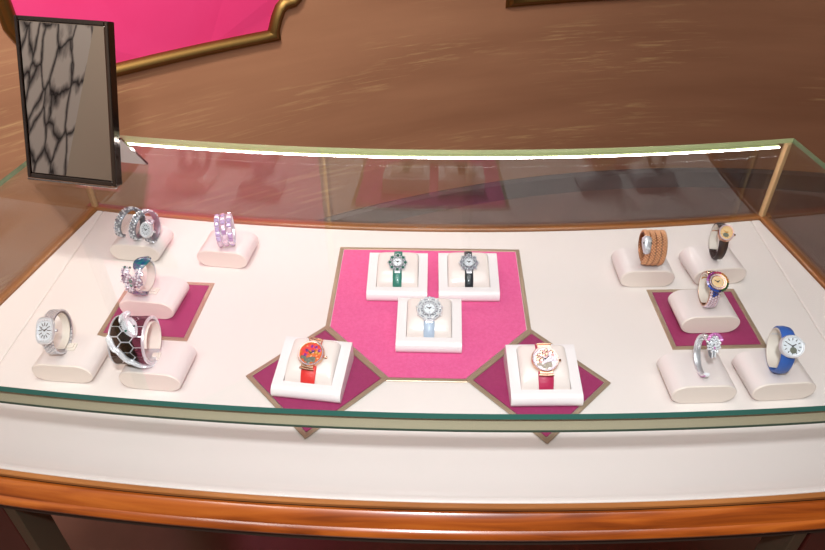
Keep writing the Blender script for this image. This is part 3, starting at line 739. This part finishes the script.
loft(bm, [[F @ Vector((w*cos(2*pi*j/14), y_, h*sin(2*pi*j/14))) for j in range(14)] for y_, w, h in hd]); hdo = obj('snake_head', bm, M['silver'], t, smooth=60)
bm = bmesh.new()
for x_, y_, r_ in ((0, .0062, .0022), (-.003, .0035, .0017), (.003, .0035, .0017), (0, .0015, .002), (-.0025, -.0065, .0016), (.0025, -.0065, .0016), (0, -.0045, .0024), (0, -.0095, .0016)): gem(bm, F @ Vector((x_, y_, .0042)), F.to_3x3() @ Vector((0, 0, 1)), r_, .0014, 8)
obj('head_diamonds', bm, M['diamond'], hdo)
bm = bmesh.new()
for s_ in (-1, 1): gem(bm, F @ Vector((s_*.0046, .0012, .0036)), F.to_3x3() @ Vector((s_*.6, 0, .8)), .0014, .0014, 6)
obj('eye', bm, M['ink'], hdo)

# --- strapped ring watches
def buckle(t, R, w, m, a0=165, a1=215):
    bm = bmesh.new()
    for s_ in (-1, 1): band(bm, R-.0028, .0018, .0016, radians(a0), radians(a1), 8, s=lambda q, s_=s_: s_*w*.36)
    for a in (a0, (a0+a1)/2, a1): band(bm, R-.0028, w*.8, .0016, radians(a-2.5), radians(a+2.5), 2)
    obj('buckle', bm, m, t)
t = ring_thing('oval_watch', 'small oval rose gold watch on a black leather strap, back right', 'watch', .4632, .9214, 96, 1)
R = .0290; tau = radians(58)
bm = bmesh.new(); band(bm, R, .0135, .0028, tau+.3, tau+2*pi-.3, 60, wf=lambda q: 1.08-.25*sin(pi*q), crown_h=.0008); obj('strap', bm, M['leather_black'], t, smooth=40)
buckle(t, R, .013, M['rose'])
F = ring_frame(R, tau, .001, -.0005, -.25)
d = round_head(t, F, .0122, M['rose'], M['dial_gold'], .007, 1.22, gems=stones(M['palegem']), ngem=34, markers='dots', mk=M['gold'], inner=.74, crown_a=.2)
bm = bmesh.new(); disc(bm, F @ Matrix.Translation((0, -.0042, 0)), .0045, .0059, .0063, 20, sy=.8); obj('dark_subdial', bm, M['grey_dial'], d)
hands(t, F, .007, .0066, M['gold'])
collar('cream holder inside the black strapped oval watch', .4632, .9214, 96, 1, R+.001, .013, DZ+PH, 65, 250, False)

t = ring_thing('rainbow_watch', 'round watch with rainbow coloured stones on its bezel', 'watch', .4134, .8021, 93, 1, DZ+.0012+PH)
R = .0262; tau = radians(58)
bm = bmesh.new(); band(bm, R, .0150, .0024, tau+.3, tau+2*pi-.3, 60, crown_h=.0004); bd = obj('bracelet_band', bm, M['rose'], t, smooth=40)
bm = bmesh.new(); pave_band(bm, R+.0007, .0145, tau-radians(26), tau-radians(125), 4, .0021, h=.0012, mi=lambda i, j: 1 if (j in (1, 2) and i < 2) else 0); obj('bracelet_stones', bm, [M['palegem'], M['sapphire']], bd)
buckle(t, R, .015, M['gold'], 160, 215)
F = ring_frame(R, tau, .001, .0005)
rb = stones(M['citrine'], M['citrine'], M['citrine'], M['ruby'], M['ruby'], M['amethyst'], M['amethyst'], M['pinkgem'], M['lavender'], M['sapphire'], M['sapphire'], M['sapphire'], M['darkblue'], M['greengem'], M['greengem'], M['greengem'])
d = round_head(t, F, .0132, M['rose'], M['dial_gold'], .0062, 1, gems=stones(M['palegem']), ngem=26, markers='dots', mk=M['diamond'], inner=.62, crown_a=.2)
bm = bmesh.new(); z = F.to_3x3() @ Vector((0, 0, 1))
for i in range(26):
    a = 2*pi*i/26+.06
    gem(bm, F @ Vector((.0138*cos(a), .0138*sin(a), .0046)), z+F.to_3x3() @ Vector((cos(a), sin(a), 0))*.5, .0021, .0022, 6, mi=rb(a), tw=a)
obj('rainbow_stones', bm, rb.mats, t); hands(t, F, .007, .0056)
collar('cream holder inside the rainbow bezel watch', .4134, .8021, 93, 1, R+.001, .016, DZ+.0012+PH, 60, 290, False)

t = ring_thing('open_bangle', 'silver open bangle with a pink and diamond flower head', 'bracelet', .3652, .6636, 91, 1)
R = .0275
bm = bmesh.new(); band(bm, R, .008, .0032, radians(80), radians(335), 60, wf=lambda q: .9+.25*sin(pi*q), crown_h=.0012); obj('bangle', bm, M['silver'], t, smooth=50)
bm = bmesh.new(); pave_band(bm, R-.0035, .006, radians(120), radians(235), 2, .0013, h=-.0009, lift=0); pave_band(bm, R+.0009, .007, radians(280), radians(335), 3, .0013, mi=lambda i, j: (i*3+j) % 3 == 0 and 1 or 0); obj('bangle_stones', bm, [M['diamond'], M['pinkgem']], t)
bm = bmesh.new(); F = frame_at(pt(R, radians(74), .001, R+.001), nr(radians(42))+Vector((.25, 0, 0)), Vector((0, sin(radians(48)), cos(radians(48)))))
hd = [(-.017, .0018, .002), (-.012, .0045, .0035), (-.005, .0062, .0046), (.002, .0072, .005), (.008, .006, .0045), (.011, .003, .003)]
loft(bm, [[F @ Vector((w*cos(2*pi*j/14), y_, h*sin(2*pi*j/14))) for j in range(14)] for y_, w, h in hd]); hdo = obj('flower_head', bm, M['gap_silver'], t, smooth=60)
bm = bmesh.new()
for k in range(34):
    rr = .0098*sqrt((k+.5)/34); aa = k*2.39996; x_, y_ = rr*cos(aa), rr*sin(aa)*1.15+.001
    gem(bm, F @ Vector((x_, y_, .0062-rr*.25)), F.to_3x3() @ Vector((x_*60, y_*60, 1)), .0019, .0022, 5, tw=aa)
for k in range(10):
    y_ = -.009-.0008*k; gem(bm, F @ Vector(((-1)**k*.002, y_, .0042)), F.to_3x3() @ Vector((0, 0, 1)), .0014, .0012, 6)
obj('head_diamonds', bm, M['diamond'], hdo)
bm = bmesh.new()
for k in range(9):
    aa = radians(20+140*k/8); gem(bm, F @ Vector((.0098*cos(aa), .0105*sin(aa)+.003, .006)), F.to_3x3() @ Vector((cos(aa)*.5, sin(aa)*.5, 1)), .0024, .0026, 6, tw=aa)
gem(bm, F @ Vector((-.001, -.004, .0068)), F.to_3x3() @ Vector((0, 0, 1)), .0018, .0014, 6)
obj('pink_petals', bm, M['pinkgem'], hdo)

t = ring_thing('round_watch', 'round silver watch on a bright blue leather strap, front right', 'watch', .4670, .6732, 99, 1)
R = .0310; tau = radians(51)
bm = bmesh.new(); band(bm, R, .0165, .003, tau+.35, tau+2*pi-.35, 60, wf=lambda q: 1.05-.25*sin(pi*q), crown_h=.0008); obj('strap', bm, M['leather_blue'], t, smooth=40)
buckle(t, R, .016, M['silver'])
F = ring_frame(R, tau, .001, -.0005)
d = round_head(t, F, .0150, M['silver'], M['dial_white'], .0085, 1, gems=stones(M['diamond']), ngem=40, markers='bars', inner=.76, crown_a=.35)
bm = bmesh.new(); disc(bm, F @ Matrix.Translation((.001, -.0052, 0)), .0042, .0071, .0074, 20); obj('dark_subdial', bm, M['grey_dial'], d)
hands(t, F, .010, .0076)
collar('cream holder inside the blue strapped watch', .4670, .6732, 99, 1, R+.001, .0165, DZ+PH, 60, 290, False)

# --- the five watches on cushions
def cushion_watch(name, label, key, hy, strap, sw, builder):
    lb, x, y, rz, z = trays[key]; t = thing(name, label, 'watch', (x, y, z), rz)
    bm = bmesh.new(); rings = []; n = 40
    for i in range(n+1):
        yy = CY0+.0003+(CY1-CY0-.0006)*(i/n); zz = cush(yy)
        if i == 0: zz = .0095
        w = sw/2*(1+.08*sin(pi*min(1, i/14)))
        dy = -.0008*(1-i/n*2) if i < 14 else 0
        rings.append([Vector((u*w, yy+dy*2, zz+v)) for u, v in ((-1, .0004), (-.9, .0016), (0, .0022), (.9, .0016), (1, .0004))])
    R_ = loft(bm, rings, closed=True); st = obj('strap', bm, strap, t, smooth=60)
    q = .0005; sl = math.atan2(cush(hy+.004)-cush(hy-.006), .010)+radians(13)
    F = frame_at(Vector((0, hy, cush(hy)+.0022)), Vector((0, -sin(sl), cos(sl))), Vector((0, cos(sl), sin(sl))))
    builder(t, F); return t
def flower(t, F, r, npet, accent, big=False):
    z = F.to_3x3() @ Vector((0, 0, 1))
    bm = bmesh.new(); disc(bm, F, r*.50, .0005, .005, 30); disc(bm, F, r*.86, .001, .0026, 36); obj('watch_case', bm, M['gap_silver'], t, smooth=30)
    bm = bmesh.new()
    for i in range(npet):
        a = 2*pi*i/npet+pi/2; c = r*.78
        for k in range(6):
            b = 2*pi*k/6+a; gem(bm, F @ Vector((c*cos(a)+r*.20*cos(b), c*sin(a)+r*.20*sin(b), .0034)), z, r*.082, .0016, 5, tw=b)
        if big:
            a2 = a+pi/npet
            for k in range(3): gem(bm, F @ Vector(((.55+.17*k)*r*cos(a2), (.55+.17*k)*r*sin(a2), .0042)), z, r*.075, .0014, 6)
    for k in range(26): a = 2*pi*k/26; gem(bm, F @ Vector((r*.46*cos(a), r*.46*sin(a), .0052)), z, r*.055, .0009, 6)
    pt_ = obj('diamond_petals', bm, M['diamond'], t)
    bm = bmesh.new()
    for i in range(npet):
        a = 2*pi*i/npet+pi/2; gem(bm, F @ Vector((r*.76*cos(a), r*.76*sin(a), .0038)), z, r*.16, .0024, 8)
    obj('petal_stones', bm, accent, t)
    bm = bmesh.new(); disc(bm, F, r*.40, .0050, .0054, 30); d = obj('dial', bm, M['dial_white'], t)
    bm = bmesh.new()
    for k in range(4): a = pi/2*k; box(bm, -r*.05, r*.05, -.0003, .0003, .0054, .0056, mtx=F @ Matrix.Translation((r*.31*cos(a), r*.31*sin(a), 0)) @ Matrix.Rotation(a, 4, 'Z'))
    obj('hour_markers', bm, M['steel'], d); hands(t, F, r*.36, .0057, M['steel'])
    bm = bmesh.new(); box(bm, -r*.28, r*.28, -r*1.12, -r*.8, .0002, .003, mtx=F); obj('lug', bm, M['silver'], t, bevel=.0005)
def lady(t, F, r, kinds, mk):
    z = F.to_3x3() @ Vector((0, 0, 1))
    d = round_head(t, F, r, M['rose'], kinds[0], .0078, 1, gems=stones(M['palegem']), ngem=46, markers=None, inner=.80, crown_a=0, gr=.001)
    bm = bmesh.new(); rnd = random.Random(5)
    for k in range(38):
        rr = r*.70*sqrt((k+.5)/38); a = k*2.39996
        x_, y_ = rr*cos(a), rr*sin(a)
        mi = 4 if y_ < -r*.3 else rnd.randint(0, 3)
        gem(bm, F @ Vector((x_, y_, .0068)), z, r*.15, .0006, 5, mi=mi, tw=a)
    obj('mosaic', bm, kinds[1:], d)
    bm = bmesh.new()
    for s_ in (1, -1):
        bm = bmesh.new()
        rings = [[F @ Vector((q, s_*(r*1.02+v)-q*q*s_*9*.0, w)) for v, w in ((-.003, .001), (-.003, .0055), (.0008, .0055), (.0018, .003), (.0018, .001))] for q in [(-.0085+.017*i/8) for i in range(9)]]
        loft(bm, rings)
        tube(bm, [F @ Vector((-.0098+.0196*i/8, s_*(r*1.12+.0012)+s_*(-.0006*((i-4)/4)**2), .0042)) for i in range(9)], .0016, 8)
        obj('lug', bm, M['rose'], t, smooth=40)
    hands(t, F, r*.7, .0076)
cushion_watch('flower_watch', 'flower shaped diamond watch with green stones and a green strap', '1', .0475, M['leather_green'], .0135, lambda t, F: flower(t, F, .0160, 8, M['emerald']))
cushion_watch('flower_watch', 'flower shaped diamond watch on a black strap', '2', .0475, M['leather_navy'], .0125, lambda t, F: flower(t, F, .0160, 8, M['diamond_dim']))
cushion_watch('flower_watch', 'largest silver flower watch, on a light blue satin strap', '3', .0500, M['satin_blue'], .0150, lambda t, F: flower(t, F, .0195, 9, M['diamond'], True))
cushion_watch('mosaic_watch', 'rose gold watch with an orange mosaic dial on a red strap', 'L', .0475, M['leather_red'], .0190, lambda t, F: lady(t, F @ Matrix.Rotation(-.1, 4, 'Z'), .0188, [M['orange'], M['orange'], M['leather_red'], M['citrine'], M['amethyst'], M['grey_dial']], 0))
cushion_watch('mosaic_watch', 'rose gold watch with a pale pink mosaic dial on a magenta strap', 'R', .0475, M['leather_magenta'], .0190, lambda t, F: lady(t, F, .0188, [M['palegem'], M['palegem'], M['rose'], M['palegem'], M['palepink'], M['taupe']], 0))

# ------------------------------------------------------------------ standing mirror on the glass
mx_, my_, yaw, lean, mw, mh, mz = -.6275, .9232, -.1708, .3878, .1517, .2420, DZ+HG+.0004
t = thing('table_mirror', 'tilted table mirror in a dark chrome frame standing on the glass top', 'mirror', (mx_, my_, mz), yaw)
L = Matrix.Rotation(-lean, 4, 'X')               # local: x right, y back, z up the mirror
TK = .016
bm = bmesh.new(); bw = .0062
box(bm, 0, bw, 0, TK, .0045, mh, mtx=L); box(bm, mw-bw, mw, 0, TK, .0045, mh, mtx=L); box(bm, bw, mw-bw, 0, TK, .0045, bw+.0045, mtx=L); box(bm, bw, mw-bw, 0, TK, mh-bw, mh, mtx=L); box(bm, bw, mw-bw, .008, TK, bw+.004, mh-bw, mtx=L)
obj('frame', bm, M['steel'], t, bevel=.001)
bm = bmesh.new(); box(bm, bw+.0002, mw-bw-.0002, .0015, .0078, bw+.0048, mh-bw-.0002, mtx=L); g = obj('mirror_glass', bm, M['mirror'], t, bevel=.0015)
bm = bmesh.new(); box(bm, .0, mw, .0, TK+.004, 0, .004, mtx=Matrix.Rotation(0, 4, 'X')); obj('base_ledge', bm, M['chrome'], t, bevel=.001)
# easel strut folded out behind
bm = bmesh.new()
tp = [Vector((x, .075*sin(lean)+TK*cos(lean)-.002, .075*cos(lean)-TK*sin(lean))) for x in (mw*.72, mw+.002)]
ft = [Vector((x, .078, .0)) for x in (mw*.72, mw+.010)]
loft(bm, [[tp[0], tp[1], ft[1], ft[0]], [p+Vector((0, .0035, .0012)) for p in (tp[0], tp[1], ft[1], ft[0])]]); obj('easel_strut', bm, M['chrome'], t)
